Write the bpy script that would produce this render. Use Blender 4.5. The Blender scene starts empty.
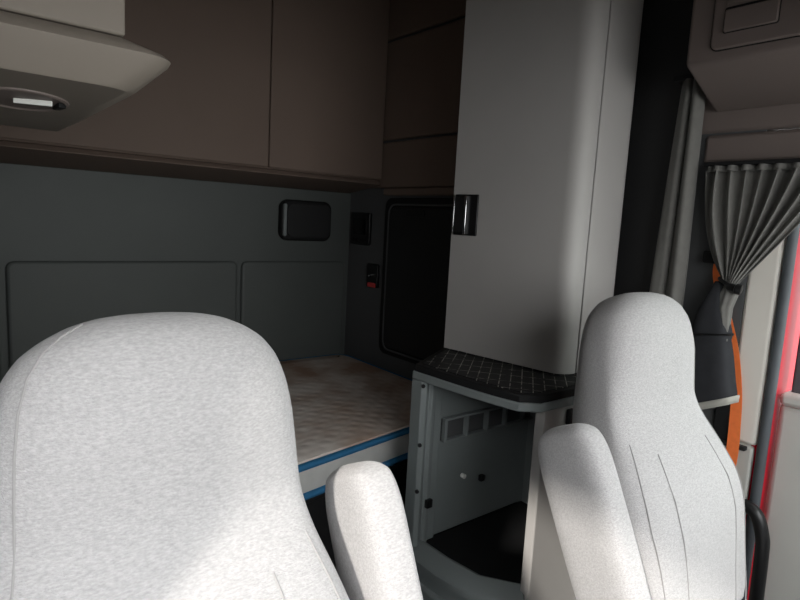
import bpy, bmesh, math, random
from mathutils import Vector, Matrix
random.seed(4)
S = bpy.context.scene
COL = S.collection
PI = math.pi

# ------------------------------------------------------------------ materials
def lin(c):
    c /= 255.0
    return c/12.92 if c <= .04045 else ((c+.055)/1.055)**2.4
def rgb(r, g, b): return (lin(r), lin(g), lin(b), 1)

def mat(name, col, rough=.6, metal=0.0, var=.0, vscale=6, bump=0.0, bscale=300, spec=.4, sheen=0.0, aniso=None):
    m = bpy.data.materials.new(name); m.use_nodes = True
    nt = m.node_tree; b = nt.nodes['Principled BSDF']
    b.inputs['Base Color'].default_value = col
    b.inputs['Roughness'].default_value = rough
    b.inputs['Metallic'].default_value = metal
    b.inputs['Specular IOR Level'].default_value = spec
    if sheen:
        b.inputs['Sheen Weight'].default_value = sheen
    tc = nt.nodes.new('ShaderNodeTexCoord')
    if var:
        n = nt.nodes.new('ShaderNodeTexNoise'); n.inputs['Scale'].default_value = vscale
        n.inputs['Detail'].default_value = 6
        mp = nt.nodes.new('ShaderNodeMapping')
        if aniso: mp.inputs['Scale'].default_value = aniso
        nt.links.new(tc.outputs['Object'], mp.inputs['Vector'])
        nt.links.new(mp.outputs['Vector'], n.inputs['Vector'])
        r = nt.nodes.new('ShaderNodeValToRGB')
        r.color_ramp.elements[0].position = .3; r.color_ramp.elements[1].position = .7
        r.color_ramp.elements[0].color = tuple(max(0, c*(1-var)) for c in col[:3])+(1,)
        r.color_ramp.elements[1].color = tuple(min(1, c*(1+var)) for c in col[:3])+(1,)
        nt.links.new(n.outputs['Fac'], r.inputs['Fac'])
        nt.links.new(r.outputs['Color'], b.inputs['Base Color'])
    if bump:
        n2 = nt.nodes.new('ShaderNodeTexNoise'); n2.inputs['Scale'].default_value = bscale
        n2.inputs['Detail'].default_value = 3
        mp2 = nt.nodes.new('ShaderNodeMapping')
        if aniso: mp2.inputs['Scale'].default_value = aniso
        nt.links.new(tc.outputs['Object'], mp2.inputs['Vector'])
        nt.links.new(mp2.outputs['Vector'], n2.inputs['Vector'])
        bp = nt.nodes.new('ShaderNodeBump'); bp.inputs['Strength'].default_value = bump
        bp.inputs['Distance'].default_value = .002
        nt.links.new(n2.outputs['Fac'], bp.inputs['Height'])
        nt.links.new(bp.outputs['Normal'], b.inputs['Normal'])
    return m

M = {}
M['seat']    = mat('seat_tweed', rgb(174,172,172), .95, var=.15, vscale=300, bump=.7, bscale=560, spec=.1, sheen=.25, aniso=(.45,1,1.1))
M['seam']    = mat('seat_seam', rgb(160,158,157), .95, spec=.1)
M['black']   = mat('black_plastic', rgb(22,22,23), .35, bump=.1, bscale=500)
M['blackmat']= mat('matt_black_plastic', rgb(20,20,21), .7, var=.2, vscale=20, bump=.2)
M['tower']   = mat('grey_moulded_plastic', rgb(172,169,166), .55, var=.03, vscale=4, bump=.08, bscale=700)
M['unit']    = mat('cool_grey_plastic', rgb(128,134,134), .5, var=.05, vscale=5, bump=.08, bscale=600)
M['brown']   = mat('taupe_vinyl', rgb(114,98,88), .7, var=.04, vscale=3, bump=.1, bscale=600)
M['beige']   = mat('beige_plastic', rgb(140,131,121), .55, var=.02, vscale=4, bump=.06, bscale=700)
M['padded']  = mat('slate_vinyl', rgb(86,90,88), .55, var=.06, vscale=3, bump=.12, bscale=500)
M['sidewall']= mat('grey_wall_liner', rgb(84,85,86), .7, var=.05, vscale=3, bump=.12, bscale=400)
M['headliner']= mat('headliner_cloth', rgb(140,130,121), .95, var=.04, vscale=4, bump=.15, bscale=500, spec=.1)
M['ovh']     = mat('warm_grey_plastic', rgb(120,109,104), .55, var=.03, vscale=4, bump=.06, bscale=700)
M['curtain'] = mat('grey_curtain_cloth', rgb(112,111,107), .9, var=.07, vscale=40, bump=.2, bscale=500, spec=.1, sheen=.2)
M['lining']  = mat('black_curtain_lining', rgb(50,51,54), .8, var=.1, vscale=30, bump=.15, bscale=400, spec=.2)
M['hem']     = mat('pale_hem_tape', rgb(170,168,160), .9, bump=.2)
M['pillar']  = mat('off_white_trim', rgb(226,221,212), .5, var=.03, vscale=3, bump=.05)
M['doorp']   = mat('grey_door_trim', rgb(188,188,182), .5, var=.03, vscale=4, bump=.08, bscale=600)
M['red']     = mat('red_body_paint', rgb(188,12,38), .5, spec=.15, var=.03, vscale=3)
M['rubber']  = mat('black_rubber_seal', rgb(74,78,82), .6, var=.08, vscale=20)
M['orange']  = mat('orange_webbing', rgb(250,128,66), .8, var=.06, vscale=60, bump=.3, bscale=500)
M['chrome']  = mat('chrome', rgb(215,215,215), .12, metal=1.0)
M['blue']    = mat('blue_piping_tape', rgb(44,108,150), .75, var=.1, vscale=40, bump=.2)
M['ticking'] = mat('white_ticking', rgb(196,196,192), .9, var=.06, vscale=18, bump=.3, bscale=200)
M['screen']  = mat('dark_glass', rgb(12,13,14), .15)
M['redlamp'] = mat('red_plastic', rgb(210,70,70), .4)
M['floor']   = mat('dark_rubber_floor', rgb(52,53,54), .85, var=.15, vscale=14, bump=.3, bscale=120)
M['asphalt'] = mat('asphalt', rgb(92,90,88), .95, var=.2, vscale=9, bump=.4, bscale=60)
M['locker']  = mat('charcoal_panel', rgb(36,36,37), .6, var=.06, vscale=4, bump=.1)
M['lens']    = mat('clear_lens', rgb(236,236,230), .2)
M['body']    = mat('red_body', rgb(170,20,38), .3)

def quilt():                                   # beige quilted mattress top
    m = mat('quilted_damask', rgb(150,132,118), .85, spec=.2)
    nt = m.node_tree; b = nt.nodes['Principled BSDF']
    tc = nt.nodes.new('ShaderNodeTexCoord')
    n = nt.nodes.new('ShaderNodeTexNoise'); n.inputs['Scale'].default_value = 5; n.inputs['Detail'].default_value = 7
    nt.links.new(tc.outputs['Object'], n.inputs['Vector'])
    r = nt.nodes.new('ShaderNodeValToRGB')
    r.color_ramp.elements[0].position = .35; r.color_ramp.elements[0].color = rgb(176,148,128)
    r.color_ramp.elements[1].position = .66; r.color_ramp.elements[1].color = rgb(226,217,208)
    nt.links.new(n.outputs['Fac'], r.inputs['Fac']); nt.links.new(r.outputs['Color'], b.inputs['Base Color'])
    def wave(ang):
        mp = nt.nodes.new('ShaderNodeMapping'); mp.inputs['Rotation'].default_value = (0,0,ang)
        nt.links.new(tc.outputs['Object'], mp.inputs['Vector'])
        w = nt.nodes.new('ShaderNodeTexWave'); w.inputs['Scale'].default_value = 5.2
        w.inputs['Distortion'].default_value = 1.6; w.inputs['Detail'].default_value = 1
        nt.links.new(mp.outputs['Vector'], w.inputs['Vector']); return w
    a, c = wave(PI/4), wave(-PI/4)
    mx = nt.nodes.new('ShaderNodeMath'); mx.operation = 'MULTIPLY'
    nt.links.new(a.outputs['Fac'], mx.inputs[0]); nt.links.new(c.outputs['Fac'], mx.inputs[1])
    n3 = nt.nodes.new('ShaderNodeTexNoise'); n3.inputs['Scale'].default_value = 9
    nt.links.new(tc.outputs['Object'], n3.inputs['Vector'])
    ad = nt.nodes.new('ShaderNodeMath'); ad.operation = 'ADD'
    nt.links.new(mx.outputs[0], ad.inputs[0]); nt.links.new(n3.outputs['Fac'], ad.inputs[1])
    bp = nt.nodes.new('ShaderNodeBump'); bp.inputs['Strength'].default_value = .33; bp.inputs['Distance'].default_value = .008
    nt.links.new(ad.outputs[0], bp.inputs['Height']); nt.links.new(bp.outputs['Normal'], b.inputs['Normal'])
    return m
M['quilt'] = quilt()

def gridmat():                                 # black counter mat with a grid of pale scuffed lines
    m = mat('ribbed_black_mat', rgb(28,28,29), .6, spec=.4)
    nt = m.node_tree; b = nt.nodes['Principled BSDF']
    tc = nt.nodes.new('ShaderNodeTexCoord')
    mp = nt.nodes.new('ShaderNodeMapping'); mp.inputs['Rotation'].default_value = (0,0,-.68)
    nt.links.new(tc.outputs['Object'], mp.inputs['Vector'])
    br = nt.nodes.new('ShaderNodeTexBrick'); br.offset = 0
    br.inputs['Scale'].default_value = 1; br.inputs['Brick Width'].default_value = .075; br.inputs['Row Height'].default_value = .034
    br.inputs['Mortar Size'].default_value = .0018; br.inputs['Mortar Smooth'].default_value = .4
    br.inputs['Color1'].default_value = rgb(24,24,25); br.inputs['Color2'].default_value = rgb(30,30,31)
    br.inputs['Mortar'].default_value = rgb(176,172,164)
    nt.links.new(mp.outputs['Vector'], br.inputs['Vector'])
    n = nt.nodes.new('ShaderNodeTexNoise'); n.inputs['Scale'].default_value = 38
    nt.links.new(tc.outputs['Object'], n.inputs['Vector'])
    r = nt.nodes.new('ShaderNodeValToRGB'); r.color_ramp.elements[0].position = .38; r.color_ramp.elements[1].position = .58
    nt.links.new(n.outputs['Fac'], r.inputs['Fac'])
    mx = nt.nodes.new('ShaderNodeMix'); mx.data_type = 'RGBA'
    mx.inputs['A'].default_value = rgb(26,26,27)
    nt.links.new(r.outputs['Color'], mx.inputs['Factor']); nt.links.new(br.outputs['Color'], mx.inputs['B'])
    nt.links.new(mx.outputs['Result'], b.inputs['Base Color'])
    return m
M['gridmat'] = gridmat()

def glassmat():
    m = bpy.data.materials.new('window_glass'); m.use_nodes = True
    nt = m.node_tree; nt.nodes.remove(nt.nodes['Principled BSDF'])
    out = nt.nodes['Material Output']
    t = nt.nodes.new('ShaderNodeBsdfTransparent'); t.inputs['Color'].default_value = (.88,.92,.9,1)
    g = nt.nodes.new('ShaderNodeBsdfGlossy'); g.inputs['Roughness'].default_value = .02
    mx = nt.nodes.new('ShaderNodeMixShader'); mx.inputs['Fac'].default_value = .06
    nt.links.new(t.outputs[0], mx.inputs[1]); nt.links.new(g.outputs[0], mx.inputs[2]); nt.links.new(mx.outputs[0], out.inputs['Surface'])
    return m
M['glass'] = glassmat()

# ------------------------------------------------------------------ helpers
def link(name, bm, m, parent=None, bevel=0, seg=3, subsurf=0, smooth=True, ang=38, solid=0):
    bmesh.ops.recalc_face_normals(bm, faces=bm.faces)
    me = bpy.data.meshes.new(name)
    if parent is not None: bmesh.ops.translate(bm, verts=bm.verts, vec=-Vector(parent.get('_org', (0,0,0))))
    bm.to_mesh(me); bm.free()
    me.materials.append(M[m])
    if smooth:
        me.shade_smooth()
        if not subsurf: me.set_sharp_from_angle(angle=math.radians(ang))
    o = bpy.data.objects.new(name, me); COL.objects.link(o)
    if parent is not None:
        o.parent = parent; o['_org'] = parent.get('_org', (0,0,0))
    if solid:
        md = o.modifiers.new('thickness', 'SOLIDIFY'); md.thickness = solid; md.offset = 0
    if bevel:
        md = o.modifiers.new('bevel', 'BEVEL'); md.width = bevel; md.segments = seg; md.limit_method = 'ANGLE'
        md.angle_limit = math.radians(40); md.harden_normals = False
    if subsurf:
        md = o.modifiers.new('subdivision', 'SUBSURF'); md.levels = subsurf; md.render_levels = subsurf
    return o
def thing(name, label, cat, loc=(0,0,0), group=None):
    o = bpy.data.objects.new(name, None); COL.objects.link(o)
    o.empty_display_size = .05
    o.location = loc; o['_org'] = tuple(loc); o['label'] = label; o['category'] = cat
    if group: o['group'] = group
    return o
def tag(o, label, cat, group=None):
    o['label'] = label; o['category'] = cat
    if group: o['group'] = group
    return o
def struct(o): o['kind'] = 'structure'; return o
def B(): return bmesh.new()
def box(bm, x0, x1, y0, y1, z0, z1):
    v = [bm.verts.new((x, y, z)) for x in (x0, x1) for y in (y0, y1) for z in (z0, z1)]
    for f in ((0,1,3,2),(4,6,7,5),(0,4,5,1),(2,3,7,6),(0,2,6,4),(1,5,7,3)): bm.faces.new([v[i] for i in f])
    return bm
def bx(*a): return box(B(), *a)
def prism(bm, pts, axis, a, b):
    """polygon pts in the two other axes (order x,y,z without axis), extruded from a to b"""
    def P(p, t):
        q = list(p); q.insert(axis, t); return bm.verts.new(q)
    A = [P(p, a) for p in pts]; C = [P(p, b) for p in pts]; n = len(pts)
    bm.faces.new(A); bm.faces.new(C[::-1])
    for i in range(n): bm.faces.new((A[i], A[(i+1) % n], C[(i+1) % n], C[i]))
    return bm
def loft(bm, rings, cap0=True, cap1=True, closed=True):
    R = [[bm.verts.new(p) for p in r] for r in rings]; n = len(R[0])
    for a, b in zip(R, R[1:]):
        for i in range(n if closed else n-1):
            bm.faces.new((a[i], a[(i+1) % n], b[(i+1) % n], b[i]))
    if closed and cap0: bm.faces.new(R[0])
    if closed and cap1: bm.faces.new(R[-1][::-1])
    return bm
def smoothpath(pts, n=8):
    out = []; P = [Vector(p) for p in pts]
    P = [2*P[0]-P[1]] + P + [2*P[-1]-P[-2]]
    for i in range(1, len(P)-2):
        for k in range(n):
            t = k/n; a, b, c, d = P[i-1], P[i], P[i+1], P[i+2]
            out.append(.5*((2*b)+(c-a)*t+(2*a-5*b+4*c-d)*t*t+(3*b-a-3*c+d)*t**3))
    out.append(P[-2]); return out
def tube(bm, pts, r, n=10, closed=False, flat=1.0, up=None):
    P = [Vector(p) for p in pts]; rings = []; prev = None
    for i, p in enumerate(P):
        if closed: t = P[(i+1) % len(P)]-P[i-1]
        else: t = P[min(i+1, len(P)-1)]-P[max(i-1, 0)]
        t.normalize()
        u = Vector(up) if up else (prev if prev else (Vector((0,0,1)) if abs(t.z) < .9 else Vector((1,0,0))))
        u = (u-t*u.dot(t)).normalized(); prev = u; w = t.cross(u)
        rr = r[i] if isinstance(r, (list, tuple)) else r
        rings.append([p+u*math.cos(2*PI*k/n)*rr+w*math.sin(2*PI*k/n)*rr*flat for k in range(n)])
    if closed: rings.append(rings[0]); 
    loft(bm, rings, not closed, not closed)
    if closed: bmesh.ops.remove_doubles(bm, verts=bm.verts, dist=1e-6)
    return bm
def cyl(bm, c, axis, r, h, n=20):
    c = Vector(c); a = Vector(axis).normalized()
    return tube(bm, [c-a*h/2, c+a*h/2], r, n)
def lerp(tab, x):
    for (a, va), (b, vb) in zip(tab, tab[1:]):
        if x <= b:
            t = (x-a)/(b-a); t = max(0, min(1, t)); return va+(vb-va)*t
    return tab[-1][1]
def rrect(x0, x1, z0, z1, r, n=5):
    pts = []
    for cx, cz, a0 in ((x1-r, z1-r, 0), (x0+r, z1-r, PI/2), (x0+r, z0+r, PI), (x1-r, z0+r, 1.5*PI)):
        for k in range(n+1):
            a = a0+PI/2*k/n; pts.append((cx+r*math.cos(a), cz+r*math.sin(a)))
    return pts

XW = 1.03     # half inner width of the cab
YB = 2.85     # rear wall

# ------------------------------------------------------------------ setting
struct(link('floor', bx(-1.09, 1.09, -.85, 2.95, -.08, 0), 'floor'))
# roof profile in (y,z): low over the windscreen, high over the bunk
rp = [(-.42,2.0),(-.30,2.16),(-.05,2.34),(.4,2.56),(1.0,2.66),(2.95,2.70)]
struct(link('ceiling', prism(B(), rp+[(y, z+.06) for y, z in rp[::-1]], 0, -1.09, 1.09), 'headliner'))
struct(link('added_console', prism(B(), [(-.41,1.90),(-.38,1.87),(.0,1.88),(.04,1.92),(.04,2.36),(-.05,2.335),(-.30,2.155),(-.41,2.01)], 0, -1.03, 1.03), 'beige', bevel=.01))  # added overhead console out of view, keeps windscreen light off the upper parts

# rear wall with three padded vinyl panels
wr = struct(link('wall_rear', bx(-1.09, 1.09, YB, YB+.08, 0, 2.75), 'padded'))
for x0, x1 in ((-1.0,-.668),(-.640,.345),(.368,1.0)):
    bm = prism(B(), rrect(x0, x1, .56, 1.208, .03), 1, YB-.022, YB+.005)
    link('padded_panel', bm, 'padded', wr, bevel=.014, seg=4)

# left side of the picture (passenger side): lower wall, window opening and rear part
wl = B()
box(wl, -1.09,-1.03,-.85,2.95,0,1.05); box(wl, -1.09,-1.03,.562,2.95,1.05,2.75)
box(wl, -1.09,-1.03,-.85,.60,1.76,2.75); box(wl, -1.09,-1.03,-.85,-.42,1.05,1.76)
struct(link('wall_left', wl, 'sidewall'))

# right side of the picture (driver side)
w = B()
box(w, 1.031,1.09,.90,2.95,0,2.75)
box(w, 1.031,1.09,.705,.90,0,2.75)
struct(link('shade_strip', bx(1.018,1.033,.906,1.19,.9,2.55), 'locker', bevel=.004))  # dark strip on the wall, shade between cupboard and curtain put into colour
struct(link('wall_right', w, 'sidewall'))
# upper taupe liner of the bunk end wall with a ledge under it and a groove between its two panels
u = B()
box(u, 1.004,1.03,1.62,2.84,1.87,2.36); box(u, 1.004,1.03,1.62,2.84,1.625,1.858); box(u, 1.004,1.03,1.62,2.84,2.375,2.65)
struct(link('trim_1', u, 'brown', bevel=.008))
struct(link('trim_2', bx(.992,1.03,1.62,2.49,1.585,1.622), 'brown', bevel=.008))
# pillar beside the driver door: pale upper trim, grey lower trim, rubber seal and red painted jamb
p = B(); box(p, 1.03,1.085,.620,.706,.84,1.70); 
struct(link('trim_3', p, 'pillar', bevel=.012))
p = B(); box(p, 1.03,1.085,.625,.706,0,.836)
struct(link('trim_4', p, 'doorp', bevel=.008))
p = B(); box(p, 1.026,1.085,-.80,.905,1.772,2.5)
struct(link('trim_5', p, 'ovh', bevel=.01))
struct(link('trim_6', bx(1.020,1.085,-.80,.872,1.680,1.768), 'ovh', bevel=.012))
seal = tube(B(), smoothpath([(1.038,.603,1.70),(1.038,.603,1.3),(1.038,.603,.9),(1.038,.603,.5),(1.038,.603,.1)]), .015, 12)
struct(link('trim_7', seal, 'rubber'))
struct(link('trim_8', bx(1.045,1.22,.598,.64,.0,1.72), 'red', bevel=.008))

# driver door, standing a hand's breadth open, its window above
d = thing('door_1', 'grey driver door trim with black window frame', 'door', (1.10,-.2,.0)); del d['label']; del d['category']; struct(d)
link('door_trim', bx(1.080,1.15,-.52,.592,.12,.980), 'doorp', d, bevel=.02)
link('window_sill', bx(1.072,1.16,-.52,.590,.972,1.012), 'doorp', d, bevel=.014)
fr = B(); box(fr, 1.11,1.165,.530,.574,1.0,1.70); box(fr, 1.125,1.165,-.5,.56,1.64,1.70); box(fr, 1.125,1.165,-.5,-.45,1.0,1.70)
link('window_frame', fr, 'rubber', d, bevel=.006)
wn = struct(link('window_1', bx(1.142,1.147,-.46,.53,1.0,1.65), 'glass'))

# front of the cab: firewall, windscreen pillars and header (the windscreen is the main light)
f = B()
box(f, -1.09,1.09,-.85,-.79,0,1.10); [prism(f, [(-.85,1.1),(-.79,1.1),(-.38,2.0),(-.44,2.0)], 0, a, b) for a, b in ((-1.09,-1.0),(1.0,1.09))]
box(f, -1.09,1.09,-.46,-.40,1.98,2.1)
struct(link('wall_front', f, 'sidewall'))
f = B(); box(f, 1.03,1.09,-.85,-.52,0,1.70)
struct(link('wall_right_front', f, 'sidewall'))
g = B(); box(g, -9, 9, -9, 9, -1.3, -1.2)
struct(link('ground', g, 'asphalt'))
struct(link('added_sky_blocker', bx(-4.3,-4.1,-3.2,6,-1.2,2.9), 'asphalt'))  # added unseen wall, blocks low sky light from the passenger side

# ------------------------------------------------------------------ upper storage over the bunk
t = thing('upper_cabinet', 'long taupe cabinet across the rear wall above the bunk, flat doors', 'cabinet', (0,2.55,1.65))
link('body', bx(-1.02,1.0,2.53,2.84,1.662,2.62), 'brown', t, bevel=.006)
for x0, x1 in ((-1.02,-.705),(-.70,.348),(.353,.996)):
    link('door', bx(x0,x1,2.512,2.532,1.668,2.61), 'brown', t, bevel=.005)
lip = [(2.515,1.640),(2.540,1.662),(2.838,1.662),(2.838,1.598),(2.80,1.598)]
link('bottom_trim', prism(B(), lip, 0, -1.02, 1.0), 'brown', t, bevel=.006)

# ------------------------------------------------------------------ passenger side overhead cabinet
t = thing('overhead_cabinet', 'pale beige overhead cabinet with flared base at top left', 'cabinet', (-.8,1.25,1.64))
link('body', bx(-1.02,-.562,1.262,1.9,1.776,2.58), 'beige', t, bevel=.006)
def outline(yf, xr, z, r=.07, zf=0):
    pts = [(-1.02,1.9,z),(-1.02,yf,z+zf)]
    n = 8
    for k in range(n+1):
        a = -PI/2+PI/2*k/n
        pts.append((xr-r+r*math.cos(a), yf+r+r*math.sin(a), z))
    pts.append((xr,1.9,z)); return pts
rings = [outline(1.268,-.568,1.774,.03), outline(1.247,-.545,1.768,.04), outline(1.222,-.484,1.750,.06), outline(1.216,-.476,1.742,.06),
         outline(1.220,-.480,1.733,.06), outline(1.250,-.532,1.682,.07), outline(1.255,-.540,1.676,.07), outline(1.50,-.585,1.648,.10)]
link('flared_base', loft(B(), rings), 'beige', t, ang=24)
def bez(k, d): return [(-.715+k*.082*math.cos(a), 1.435+k*.075*math.sin(a), 1.676-(.18+k*.075*math.sin(a))*.114+d) for a in [2*PI*q/32 for q in range(32)]]
lampo = link('reading_lamp', loft(B(), [bez(1,.006), bez(1,-.003), bez(.93,-.005), bez(.88,-.002)]), 'ovh', t, ang=30)
link('lens', prism(B(), [(-.732,1.430),(-.667,1.406),(-.666,1.416),(-.731,1.440)], 2, 1.645, 1.656), 'lens', lampo, bevel=.002)
link('switch', prism(B(), [(-.655,1.41),(-.640,1.42),(-.645,1.46),(-.66,1.46)], 2, 1.646, 1.656), 'blackmat', lampo, bevel=.002)

# ------------------------------------------------------------------ rear wall and bunk end fittings
t = thing('wall_fixture', 'small dark fixture with rounded corners on rear wall under the long cabinet', 'wall fixture', (.725,YB,1.43))
link('housing', prism(B(), rrect(.572,.880,1.322,1.538,.045), 1, YB-.045, YB+.002), 'blackmat', t, bevel=.012)
link('cover', prism(B(), rrect(.605,.868,1.34,1.52,.035), 1, YB-.052, YB-.04), 'locker', t, bevel=.004)
link('edge_trim', bx(.580,.597,1.35,1.512,YB-.06,YB-.04) if False else prism(B(), rrect(.580,.598,1.345,1.515,.008), 1, YB-.056, YB-.04), 'unit', t, bevel=.003)

t = thing('control_panel', 'black bunk control panel on the end wall below the ledge', 'control panel', (XW,2.72,1.40))
link('bezel', prism(B(), rrect(2.628,2.812,1.312,1.492,.012), 0, XW-.018, XW+.002), 'black', t, bevel=.004)
link('display', prism(B(), rrect(2.655,2.785,1.37,1.46,.006), 0, XW-.022, XW-.016), 'screen', t)
for k in range(3): link('button', cyl(B(), (XW-.02, 2.675+k*.045, 1.34), (1,0,0), .012, .012), 'blackmat', t)

t = thing('switch_box', 'narrow black switch with small red tab on the end wall', 'switch', (XW,2.58,1.14))
link('plate', prism(B(), rrect(2.535,2.632,1.085,1.215,.01), 0, XW-.018, XW+.002), 'black', t, bevel=.004)
link('toggle', cyl(B(), (XW-.026, 2.58, 1.155), (1,0,.3), .006, .03), 'chrome', t)
link('tab', prism(B(), rrect(2.545,2.612,1.088,1.112,.004), 0, XW-.024, XW-.014), 'redlamp', t)

t = thing('locker_door', 'dark inset locker door in the end wall behind the tall cupboard', 'door', (XW,2.1,1.15))
link('frame', prism(B(), rrect(1.64,2.50,.74,1.575,.05), 0, XW-.012, XW+.002), 'blackmat', t, bevel=.006)
link('panel', prism(B(), rrect(1.68,2.445,.785,1.525,.045), 0, XW-.026, XW-.008), 'locker', t, bevel=.008)
link('groove_trim', tube(B(), [(XW-.014,y,z) for y, z in rrect(1.668,2.46,.768,1.54,.05)], .005, 8, closed=True), 'sidewall', t)
link('latch', prism(B(), rrect(2.16,2.30,1.48,1.515,.01), 0, XW-.034, XW-.02), 'black', t, bevel=.003)

# ------------------------------------------------------------------ bunk and mattress
def frontY(x): return 1.562+(x-.05)*.17
t = thing('bunk_base', 'dark bunk platform under the mattress', 'bunk', (0,2.2,0))
bp_ = [(-1.0,frontY(-1.0)+.03),(1.0,frontY(1.0)+.03),(1.0,2.82),(-1.0,2.82)]
link('platform', prism(B(), bp_, 2, .50, .538), 'blackmat', t, bevel=.006)
link('front_board', prism(B(), [(-1.0,frontY(-1.0)+.05),(1.0,frontY(1.0)+.05),(1.0,frontY(1.0)+.08),(-1.0,frontY(-1.0)+.08)], 2, 0.0, .50), 'blackmat', t)
link('latch', bx(.475,.515,frontY(.5)+.02,frontY(.5)+.055,.515,.525), 'chrome', t, bevel=.003)

def mattress_ring(off, z, r=.10):
    # rounded quad: front edge oblique, slightly bowed
    c = [Vector((-.98,frontY(-.98))), Vector((.99,frontY(.99))), Vector((1.0,2.815)), Vector((-.98,2.815))]
    pts = []
    for i in range(4):
        p, a, b = c[i], c[i-1], c[(i+1) % 4]
        da, db = (a-p).normalized(), (b-p).normalized()
        s, e = p+da*r, p+db*r
        for k in range(7):
            q = k/6; pts.append((1-q)**2*s+2*q*(1-q)*p+q*q*e)
        for k in range(1, 6):
            q = k/6; pts.append(e.lerp(b+(p-b).normalized()*r, q))
    cen = Vector((.0,2.2))
    res = []
    for i, p in enumerate(pts):
        tn = (pts[(i+1) % len(pts)]-pts[i-1]).normalized(); nrm = Vector((tn.y,-tn.x))
        res.append((p.x+nrm.x*off, p.y+nrm.y*off, z))
    return res
t = thing('mattress', 'quilted beige mattress with white sides and blue piping on the bunk', 'mattress', (0,2.2,.54))
link('side', loft(B(), [mattress_ring(-.02,.541), mattress_ring(-.004,.55), mattress_ring(0,.60), mattress_ring(-.004,.655), mattress_ring(-.02,.662)], True, True), 'ticking', t)
rings = [mattress_ring(-.012,.655), mattress_ring(-.018,.667), mattress_ring(-.04,.673), mattress_ring(-.10,.676)]
bm = loft(B(), rings, False, False)
link('quilted_top', loft(B(), rings, True, True), 'quilt', t)
for z in (.654,.551):
    link('piping', tube(B(), mattress_ring(-.002, z), .0125, 8, closed=True), 'blue', t)

# ------------------------------------------------------------------ open fridge cabinet and its counter
ZC = .98
t = thing('open_cabinet', 'grey open-fronted appliance cabinet behind driver seat, empty inside', 'cabinet', (.7,1.25,0))
xo = .392
# rear wall, front wall, outer back, plinth
link('rear_wall', bx(.415,1.0,1.425,1.45,.34,.930), 'unit', t, bevel=.004)
link('front_wall', prism(B(), [(.505,1.034),(.511,1.003),(1.0,1.003),(1.0,1.034)], 2, .0, .930), 'tower', t, bevel=.004)  # paler plastic than the other walls: light on it put into the colour
link('side_wall', bx(.985,1.012,1.03,1.45,.0,.930), 'unit', t, bevel=.003)
link('floor_mat', prism(B(), [(.432,1.425),(.434,1.28),(.452,1.15),(.528,1.04),(.985,1.04),(.985,1.425)], 2, .320, .338), 'blackmat', t)
sp_ = [((.432,1.46),(.372,1.465)),((.434,1.28),(.370,1.27)),((.452,1.15),(.392,1.12)),((.530,1.040),(.486,1.000))]
link('sill', loft(B(), [[(a[0],a[1],.350),(a[0]-.012,a[1],.353),(b[0]+.006,b[1],.322),(b[0],b[1],.312),(b[0],b[1],.29),(a[0],a[1],.29)] for a, b in sp_]), 'unit', t, ang=30)
pl = [(.380,1.455),(.384,1.28),(.404,1.125),(.478,1.034),(.98,1.034),(.98,1.455)]
link('plinth', prism(B(), pl, 2, 0, .30), 'unit', t, bevel=.01)
link('plinth_step', prism(B(), [(x-.018 if x < .5 else x, y-.003) for x, y in pl], 2, 0, .24), 'unit', t, bevel=.01)
jamb = link('door_jamb', prism(B(), [(.378,1.455),(.380,1.405),(.400,1.398),(.420,1.412),(.428,1.40),(.448,1.405),(.452,1.412),(.487,1.412),(.489,1.43),(.489,1.455)], 2, .34, .930), 'unit', t, bevel=.004)
for z in (.915,.71,.545): link('screw', cyl(B(), (.386,1.405,z), (-.5,-1,0), .007, .012, 14), 'black', jamb)
link('clip', bx(.424,.450,1.388,1.405,.475,.505), 'black', jamb, bevel=.003)
# slotted rail along the rear wall and small fixings
rl = B(); box(rl, .50,.985,1.402,1.426,.772,.780); box(rl, .50,.985,1.402,1.426,.694,.702)
for k in range(5):
    x = .50+k*.105; box(rl, x,x+.012,1.402,1.426,.697,.777)
link('slotted_rail', rl, 'unit', t, bevel=.002)
link('rail_backing', bx(.50,.985,1.419,1.426,.697,.777), 'sidewall', t)
link('white_clip', cyl(B(), (.622,1.42,.538), (0,1,0), .009, .02, 12), 'lens', t)
link('bracket', bx(.712,.732,1.408,1.426,.495,.518), 'black', t, bevel=.003)
link('latch', bx(.615,.645,.988,1.005,.865,.915), 'black', t, bevel=.006)

ct = [(.378,1.455),(.380,1.40),(.385,1.30),(.392,1.20),(.404,1.10),(.420,1.03),(.474,.988),(.60,.985),(1.01,.985),(1.01,1.61),(.66,1.61),(.42,1.475)]
t = thing('countertop', 'small bowed counter with black ribbed mat and grey edge below the tall cupboard', 'counter', (.7,1.25,.945))
def inset(pts, d):
    P = [Vector(p) for p in pts]; out = []
    for i in range(len(P)):
        a, b, c = P[i-1], P[i], P[(i+1) % len(P)]
        n1 = Vector((-(b-a).y, (b-a).x)).normalized(); n2 = Vector((-(c-b).y, (c-b).x)).normalized()
        n = (n1+n2); n.normalize(); out.append(tuple(b+n*d/max(.5, n.dot(n1))))
    return out
link('edge', prism(B(), ct, 2, .930, .957), 'unit', t, bevel=.005)
link('rim', prism(B(), inset(ct, .005), 2, .955, .980), 'blackmat', t, bevel=.005)
link('ribbed_mat', prism(B(), inset(ct, .028), 2, .978, .983), 'gridmat', t)

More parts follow.
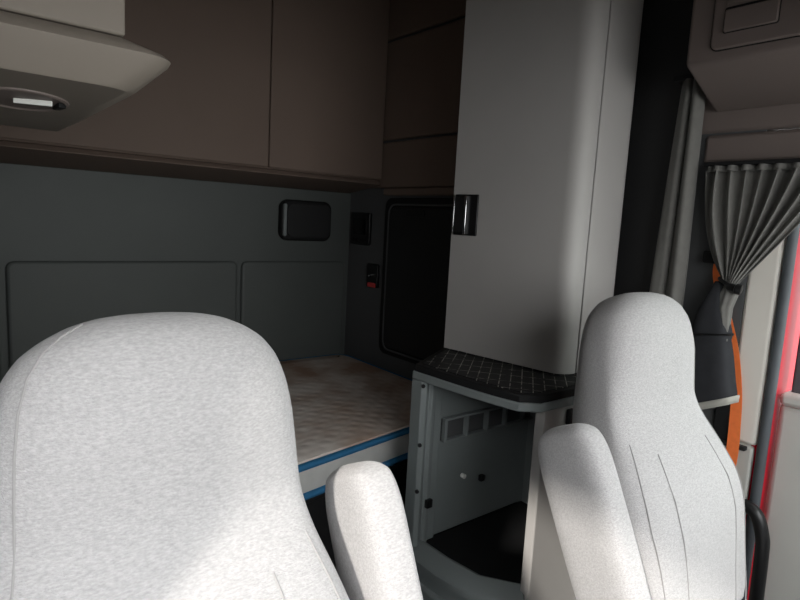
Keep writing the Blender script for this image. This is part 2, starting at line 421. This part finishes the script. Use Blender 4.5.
# ------------------------------------------------------------------ tall cupboard on the counter
def tower_poly(extra=0):
    pts = [(.632,1.575)]
    A, Cc, Bq = Vector((.632,1.575)), Vector((.700,1.085)), Vector((1.0,1.085))
    da, db = (A-Cc).normalized(), (Bq-Cc).normalized(); r = .055
    for k in range(9):
        q = k/8; s, e = Cc+da*r, Cc+db*r
        pts.append(tuple((1-q)**2*s+2*q*(1-q)*Cc+q*q*e))
    return pts
t = thing('tall_cupboard', 'tall grey rounded cupboard with black latch standing on the counter', 'cupboard', (.8,1.3,.985))
tp = tower_poly()
# door: the bowed aisle face round the corner up to the seam; body behind it
door_out = tp+[(.766,1.085)]
door_in = [(.766,1.108)]+[(x+.02, y+.02) for x, y in tp[::-1]]
dr = link('door', prism(B(), door_out+door_in, 2, .988, 2.66), 'tower', t, ang=25, bevel=.003)
body = [(.655,1.565)]+[(x+.022,y+.024) for x, y in tp[1:]]+[(.768,1.115),(.92,1.115),(.98,1.15),(1.0,1.20),(1.0,1.58),(.655,1.58)]
link('body', prism(B(), body, 2, .986, 2.66), 'tower', t)
fp = [(.774,1.085)]+[(.935+.078*math.sin(a), 1.085+.12*(1-math.cos(a))) for a in [PI/2*k/12 for k in range(13)]]+[(.995,1.205),(.97,1.14),(.92,1.113),(.774,1.11)]
link('front_panel', prism(B(), fp, 2, .988, 2.66), 'tower', t, bevel=.002, ang=25)
link('seam_gap', bx(.762,.779,1.095,1.106,.988,2.66), 'black', t)
# latch on the aisle face
fa = Vector((.632,1.575,0)); fd = (Vector((.700,1.085,0))-fa).normalized(); fn = Vector((fd.y,-fd.x,0))
if fn.x > 0: fn = -fn
def face_box(s0, s1, z0, z1, d0, d1):
    bm = B(); v = []
    for s in (s0, s1):
        for dd in (d0, d1):
            for z in (z0, z1): v.append(bm.verts.new(fa+fd*s+fn*dd+Vector((0,0,z))))
    for f in ((0,1,3,2),(4,6,7,5),(0,4,5,1),(2,3,7,6),(0,2,6,4),(1,5,7,3)): bm.faces.new([v[i] for i in f])
    return bm
h = link('latch', face_box(.012,.115,1.415,1.562,-.004,.006), 'black', dr, bevel=.003)
link('latch_paddle', face_box(.018,.062,1.425,1.552,.004,.011), 'blackmat', dr, bevel=.003)
link('latch_bar', face_box(.062,.072,1.42,1.556,.004,.016), 'chrome', dr, bevel=.002)
link('latch_edge', face_box(.006,.013,1.42,1.558,-.004,.009), 'chrome', dr, bevel=.002)

# ------------------------------------------------------------------ driver side overhead cabinet
t = thing('overhead_locker', 'warm grey overhead locker above driver door with recessed pull', 'cabinet', (.92,.4,1.93))
prof = [(.802,1.925),(.80,1.94),(.80,2.44),(1.026,2.44),(1.026,1.835),(1.01,1.835)]
link('body', prism(B(), prof, 1, .16, .85), 'ovh', t, bevel=.01)
link('door', prism(B(), rrect(.2,.783,1.952,2.34,.02), 0, .790, .803), 'ovh', t, bevel=.005)
link('door_gap', prism(B(), rrect(.197,.7855,1.9495,2.3425,.022), 0, .796, .8015), 'blackmat', t)
link('pull', prism(B(), rrect(.622,.750,1.992,2.048,.005), 0, .782, .792), 'ovh', t, bevel=.003)
link('pull_gap', prism(B(), rrect(.6195,.7525,1.9895,2.055,.006), 0, .788, .7905), 'blackmat', t)
link('pull_scoop', prism(B(), rrect(.622,.750,2.062,2.085,.004), 0, .786, .792), 'ovh', t, bevel=.003)

# ------------------------------------------------------------------ curtains and belt
t = thing('privacy_curtain', 'long grey pleated curtain hanging between tall cupboard and driver door', 'curtain', (.97,.89,.25))
bm = B(); rows = []
for j in range(19):
    q = j/18; z = 1.93-q*1.68
    y0 = .862-.008*min(1, q*3); y1 = .925+.04*min(1, q*2.2)
    row = []
    for i in range(61):
        s = i/60
        ph = 2*PI*2.0*s+.5*math.sin(q*2.5)
        row.append((.970+.024*math.sin(ph)+.005*math.sin(ph*2.3+q*4), y0+(y1-y0)*s+.010*math.sin(ph+1.2), z))
    rows.append(row)
link('cloth', loft(bm, rows, closed=False), 'curtain', t, solid=.003, ang=180)
link('top_rail', bx(.95,.99,.862,.96,1.928,1.945), 'blackmat', t, bevel=.003)

t = thing('window_curtain', 'short grey window curtain gathered by black strap beside driver door', 'curtain', (1.0,.72,.92))
rows = []; NS = 120
for j in range(25):
    q = j/24; z = 1.655-q*(1.655-1.318)
    row = []
    g_ = q**1.1
    for i in range(NS+1):
        s = i/NS
        yt = .832-s*.35; yk = .742-s*.032
        y = yt+(yk-yt)*(g_ if s > .2 else q**(1.25+1.6*(1-s/.2)))
        amp = (.017+.007*math.sin(9*s+2))*(1-.5*q)
        ph = 2*PI*8.5*s+.8*math.sin(5*s+q*3)
        row.append((.978+amp*math.sin(ph)-.012*q*math.sin(PI*s), y+.007*(1-q)*math.sin(ph*1.0+1), z-.012*math.sin(PI*s)*q*0))
    rows.append(row)
link('gathered_cloth', loft(B(), rows, closed=False), 'curtain', t, solid=.0025, ang=180)
hd = []
for j in range(3):
    hd.append([(.978+.013*math.sin(2*PI*8.5*i/NS+.8*math.sin(5*i/NS)), .832-.35*i/NS, 1.668-j*.008) for i in range(NS+1)])
link('heading_tape', loft(B(), hd, closed=False), 'curtain', t, solid=.006, ang=180)
link('track', bx(.97,1.02,.38,.845,1.668,1.68), 'blackmat', t, bevel=.003)
def ring(c, hw, hd_, z, folds=0, amp=0, tilt=0, n=48):
    r = []
    for k in range(n):
        a = 2*PI*k/n; m = 1+amp*math.sin(folds*a)
        y = c+hw*math.cos(a)*m
        r.append((.978+hd_*math.sin(a)*m, y, z+tilt*(y-c)))
    return r
tl = [ring(.724,.018,.018,1.318,7,.06), ring(.728,.024,.02,1.29,7,.08), ring(.736,.022,.02,1.25,7,.07), ring(.728,.014,.017,1.20,7,.05), ring(.716,.006,.012,1.15)]
link('pinched_fold', loft(B(), tl), 'curtain', t, ang=180)
tl = [ring(.758,.012,.015,1.325), ring(.765,.026,.02,1.28,5,.05), ring(.768,.045,.024,1.23,5,.05), ring(.765,.060,.027,1.17,5,.05),
      ring(.765,.058,.026,1.155,5,.04), ring(.762,.066,.028,1.10,5,.06,-.1), ring(.752,.070,.029,1.02,5,.06,-.2), ring(.742,.072,.029,.955,5,.05,-.45), ring(.742,.072,.029,.942,5,.05,-.5)]
link('lining', loft(B(), tl), 'lining', t, ang=180)
link('hem', loft(B(), [ring(.742,.0735,.0305,.960,5,.05,-.48), ring(.742,.0745,.0315,.952,5,.05,-.5), ring(.742,.074,.031,.936,5,.05,-.5)], False, False), 'hem', t, solid=.003, ang=180)
link('strap', tube(B(), ring(.765,.0615,.028,1.163,0,0,-.15,40), .0035, 8, closed=True), 'black', t)
tie = tube(B(), ring(.728,.030,.026,1.322,0,0,.45,40), .0055, 8, closed=True)
tk = link('tie_strap', tie, 'black', t)
link('toggle', tube(B(), smoothpath([(.968,.735,1.320),(.960,.722,1.314),(.955,.700,1.310),(.957,.686,1.308)]), [.006]*8+[.012]*8+[.016]*8+[.010], 14), 'black', tk)

t = thing('seat_belt', 'orange seat belt strap hanging down the pillar behind driver seat', 'seat belt', (1.01,.7,.5))
def band(path, wid, th, nrm=(-1,0,0)):
    P = smoothpath(path, 8); rings = []; n = Vector(nrm)
    for i, q in enumerate(P):
        tg = (P[min(i+1, len(P)-1)]-P[max(i-1, 0)]).normalized(); s = tg.cross(n).normalized()
        w2 = (wid if not isinstance(wid, tuple) else wid[0]+(wid[1]-wid[0])*len(rings)/len(P))/2
        rings.append([q+s*w2+n*th/2, q-s*w2+n*th/2, q-s*w2-n*th/2, q+s*w2-n*th/2])
    return loft(B(), rings)
link('webbing', band([(1.022,.790,1.385),(1.022,.785,1.33),(1.022,.752,1.24),(1.022,.712,1.12),(1.020,.688,1.0),(1.014,.678,.9),(1.010,.674,.80),(1.014,.685,.70),(1.022,.71,.55)], (.022,.040), .002), 'orange', t)
link('upper_anchor', bx(1.0,1.03,.76,.83,1.375,1.415), 'black', t, bevel=.008)
link('lower_anchor', bx(1.005,1.03,.69,.735,.50,.56), 'black', t, bevel=.008)

t = thing('pillar_cover', 'black plastic cover strip on the pillar below the gathered curtain', 'cover', (1.03,.72,.83))
link('strip', bx(1.018,1.031,.680,.742,.835,.96), 'blackmat', t, bevel=.005)
link('ledge', bx(1.010,1.031,.640,.75,.822,.836), 'blackmat', t, bevel=.004)

t = thing('grab_handle', 'black tubular bar curving down between driver seat and door', 'handle', (.99,.56,0))
hp = smoothpath([(1.035,.640,.625),(1.00,.632,.658),(.985,.610,.672),(.98,.577,.660),(.978,.555,.61),(.978,.548,.55),(.978,.545,.35),(.978,.545,.16),(.978,.545,.02)])
link('bar', tube(B(), hp, .019, 16), 'black', t)
link('foot', cyl(B(), (.978,.545,.012), (0,0,1), .04, .024, 24), 'black', t)

# ------------------------------------------------------------------ seats
def make_seat(name, label, loc, arm_side):
    t = thing(name, label, 'seat', loc); t['_org'] = (0,0,0)     # parts are in local coordinates
    t.location = loc
    L = .855; rec = math.radians(17); pz = .48
    up = Vector((0, math.sin(rec), math.cos(rec))); fw = Vector((0,-math.cos(rec), math.sin(rec)))
    org = Vector((0,0,pz))
    W = [(0,.030),(.006,.075),(.015,.107),(.03,.137),(.05,.164),(.08,.185),(.12,.198),(.17,.205),(.23,.208),(.29,.210),(.34,.217),(.39,.232),(.44,.249),(.50,.266),(.55,.272),(.60,.264),(.66,.250),(.80,.232),(.855,.215)]
    T = [(0,.010),(.006,.036),(.015,.054),(.03,.070),(.05,.080),(.09,.088),(.16,.082),(.23,.060),(.29,.042),(.34,.048),(.41,.078),(.5,.106),(.57,.112),(.64,.104),(.72,.09),(.855,.07)]
    TR = [(0,.010),(.006,.036),(.015,.052),(.03,.062),(.05,.070),(.09,.082),(.16,.106),(.23,.134),(.30,.160),(.40,.172),(.55,.165),(.7,.15),(.855,.11)]
    BO = [(0,0),(.30,0),(.45,.016),(.6,.03),(.855,.03)]
    def surf(q, a, p=2.9):
        c, s = math.cos(a), math.sin(a)
        w, tt, bo = lerp(W, q), lerp(T if s >= 0 else TR, q), lerp(BO, q)
        x = w*math.copysign(abs(c)**(2/p), c); d = tt*math.copysign(abs(s)**(2/p), s)
        if d > 0: d += bo*max(0, (abs(x)/w-.55)/.45)**1.5*(d/tt) - .10*bo*(1-abs(x)/w)
        # lumbar / headrest relief
        return org+up*(L-q)+fw*d+Vector((x,0,0))
    qs = [0,.003,.006,.010,.015,.022,.03,.04,.05,.065,.08,.10,.12,.145,.17,.20,.23,.26,.29,.325,.36,.395,.43,.465,.5,.54,.58,.63,.68,.74,.80,.855]
    N = 64
    rings = [[surf(q, 2*PI*k/N) for k in range(N)] for q in qs]
    bk = link('backrest', loft(B(), rings), 'seat', t, subsurf=1)
    # seams: along both front edges and two vertical seams on the back cushion
    for sgn in (1, -1):
        aa = .62 if sgn > 0 else PI-.62
        pts = [surf(q, aa)+Vector((0,0,0)) for q in (qs[4:] if sgn != arm_side else qs[20:])]
        link('seam', tube(B(), [p+fw*.0004 for p in pts], .0016, 6), 'seam', bk)
        aa = 1.17 if sgn > 0 else PI-1.17
        pts = [surf(q, aa) for q in qs[21:]]
        link('seam', tube(B(), [p+fw*.0002 for p in pts], .0016, 6), 'seam', bk)
    # cushion
    def cring(y, hw, z0, z1, n=40, p=3.2):
        r = []
        for k in range(n):
            a = 2*PI*k/n; c, s = math.cos(a), math.sin(a)
            r.append((hw*math.copysign(abs(c)**(2/p), c), y, (z0+z1)/2+(z1-z0)/2*math.copysign(abs(s)**(2/p), s)))
        return r
    cu = [cring(.06,.20,.40,.47), cring(.03,.24,.37,.50), cring(-.05,.255,.36,.515), cring(-.25,.26,.355,.52), cring(-.42,.26,.36,.53), cring(-.48,.25,.38,.525), cring(-.51,.22,.41,.50), cring(-.515,.15,.43,.48)]
    link('seat_cushion', loft(B(), cu), 'seat', t, subsurf=1)
    bs = B(); box(bs, -.20,.20,-.42,.04,.27,.36); 
    link('seat_frame', bs, 'blackmat', t, bevel=.02)
    bl = B(); rr = []
    for k in range(9):
        hw = .17 if k % 2 else .15; z = .05+k*.0275
        rr.append([(hw*x, -.19+hw*1.1*y, z) for x, y in rrect(-1,1,-1,1,.3)])
    link('bellows', loft(bl, rr), 'blackmat', t, bevel=.004)
    link('floor_plate', bx(-.2,.2,-.42,.04,0,.05), 'blackmat', t, bevel=.008)
    # raised inboard armrest
    ax = .338*arm_side; ar = math.radians(25)
    au = Vector((0, math.sin(ar), math.cos(ar))); af = Vector((0,-math.cos(ar), math.sin(ar)))
    ao = Vector((ax, -.081, .444)); AL = .63
    ARW = [(0,.014),(.008,.030),(.02,.041),(.04,.043),(.07,.046),(.3,.046),(.5,.043),(.585,.03),(.61,.012)]
    ARD = [(0,.03),(.008,.052),(.02,.067),(.04,.077),(.08,.084),(.3,.082),(.5,.072),(.585,.04),(.61,.016)]
    rr = []
    for q in (0,.004,.008,.014,.02,.03,.04,.055,.07,.10,.15,.2,.3,.4,.5,.545,.585,.6,.61):
        w, dd = lerp(ARW, q), lerp(ARD, q); r = []
        for k in range(32):
            a = 2*PI*k/32; c, s = math.cos(a), math.sin(a)
            r.append(ao+au*(AL-q)+Vector((w*math.copysign(abs(c)**(.56), c),0,0))+af*dd*math.copysign(abs(s)**.56, s))
        rr.append(r)
    arm = link('armrest', loft(B(), rr), 'seat', t, subsurf=1)
    pts = [ao+au*(AL-q)+Vector((-arm_side*0+ -lerp(ARW, q)*.80,0,0))+af*lerp(ARD, q)*.80 for q in (.02,.04,.07,.15,.25,.35,.5)]
    link('armrest_hinge', cyl(B(), (ax*.84, -.03, .53), (1,0,0), .028, .10, 20), 'black', t)
    return t
make_seat('truck_seat', 'large pale grey cloth passenger seat filling the lower left', (-.627,.637,0), 1)
make_seat('truck_seat', 'pale grey cloth driver seat in front of the open cabinet, by the door', (.572,.56,0), -1)

for o in bpy.data.objects:
    if '_org' in o: del o['_org']

# ------------------------------------------------------------------ light
wd = bpy.data.worlds.new('sky'); S.world = wd; wd.use_nodes = True
bg = wd.node_tree.nodes['Background']
nt = wd.node_tree
tc = nt.nodes.new('ShaderNodeTexCoord'); sp = nt.nodes.new('ShaderNodeSeparateXYZ'); rp_ = nt.nodes.new('ShaderNodeValToRGB')
nt.links.new(tc.outputs['Generated'], sp.inputs[0]); nt.links.new(sp.outputs['Z'], rp_.inputs['Fac'])   # bright hazy sky, brighter overhead
rp_.color_ramp.elements[0].position = 0; rp_.color_ramp.elements[0].color = (.60,.61,.61,1)
rp_.color_ramp.elements[1].position = .8; rp_.color_ramp.elements[1].color = (.97,.985,1.0,1)
nt.links.new(rp_.outputs['Color'], bg.inputs['Color']); bg.inputs['Strength'].default_value = 6.0
sun = bpy.data.lights.new('sun', 'SUN'); sun.energy = 3.4; sun.angle = math.radians(3.5); sun.color = (1,.95,.88)
so = bpy.data.objects.new('sun', sun); COL.objects.link(so)
el = math.radians(33); k = .40
dv = Vector((1, k, -math.sqrt(1+k*k)*math.tan(el)))
so.rotation_euler = dv.to_track_quat('-Z', 'Y').to_euler(); so.location = (-6,-3,5)
def portal(name, loc, direction, sx, sy):
    l = bpy.data.lights.new(name, 'AREA'); l.shape = 'RECTANGLE'; l.size = sx; l.size_y = sy; l.cycles.is_portal = True
    o = bpy.data.objects.new(name, l); COL.objects.link(o); o.location = loc
    o.rotation_euler = Vector(direction).to_track_quat('-Z', 'Z').to_euler()
portal('windscreen_daylight', (0,-.64,1.55), (0,.9,-.42), 2.0, 1.0)
portal('side_window_daylight', (-1.06,.09,1.405), (1,0,0), 1.02, .71)
portal('door_window_daylight', (1.12,.04,1.33), (-1,0,0), 1.0, .64)

# ------------------------------------------------------------------ camera
cd = bpy.data.cameras.new('camera'); co = bpy.data.objects.new('camera', cd); COL.objects.link(co)
cd.sensor_width = 36; cd.lens = 582/800*36; cd.clip_start = .02
yaw, pitch, roll = [math.radians(a) for a in (39.0,7.6,3.1)]
fwd = Vector((math.sin(yaw)*math.cos(pitch), math.cos(yaw)*math.cos(pitch), -math.sin(pitch)))
r0 = Vector((math.cos(yaw), -math.sin(yaw), 0)); u0 = r0.cross(fwd)
r = r0*math.cos(roll)+u0*math.sin(roll); u = -r0*math.sin(roll)+u0*math.cos(roll)
co.matrix_world = Matrix.Translation((-.87,0,1.45)) @ Matrix((r, u, -fwd)).transposed().to_4x4()
S.camera = co
S.view_settings.view_transform = 'Standard'; S.view_settings.look = 'None'
S.view_settings.gamma = 1; S.view_settings.use_curve_mapping = False
S.view_settings.exposure = 0.34
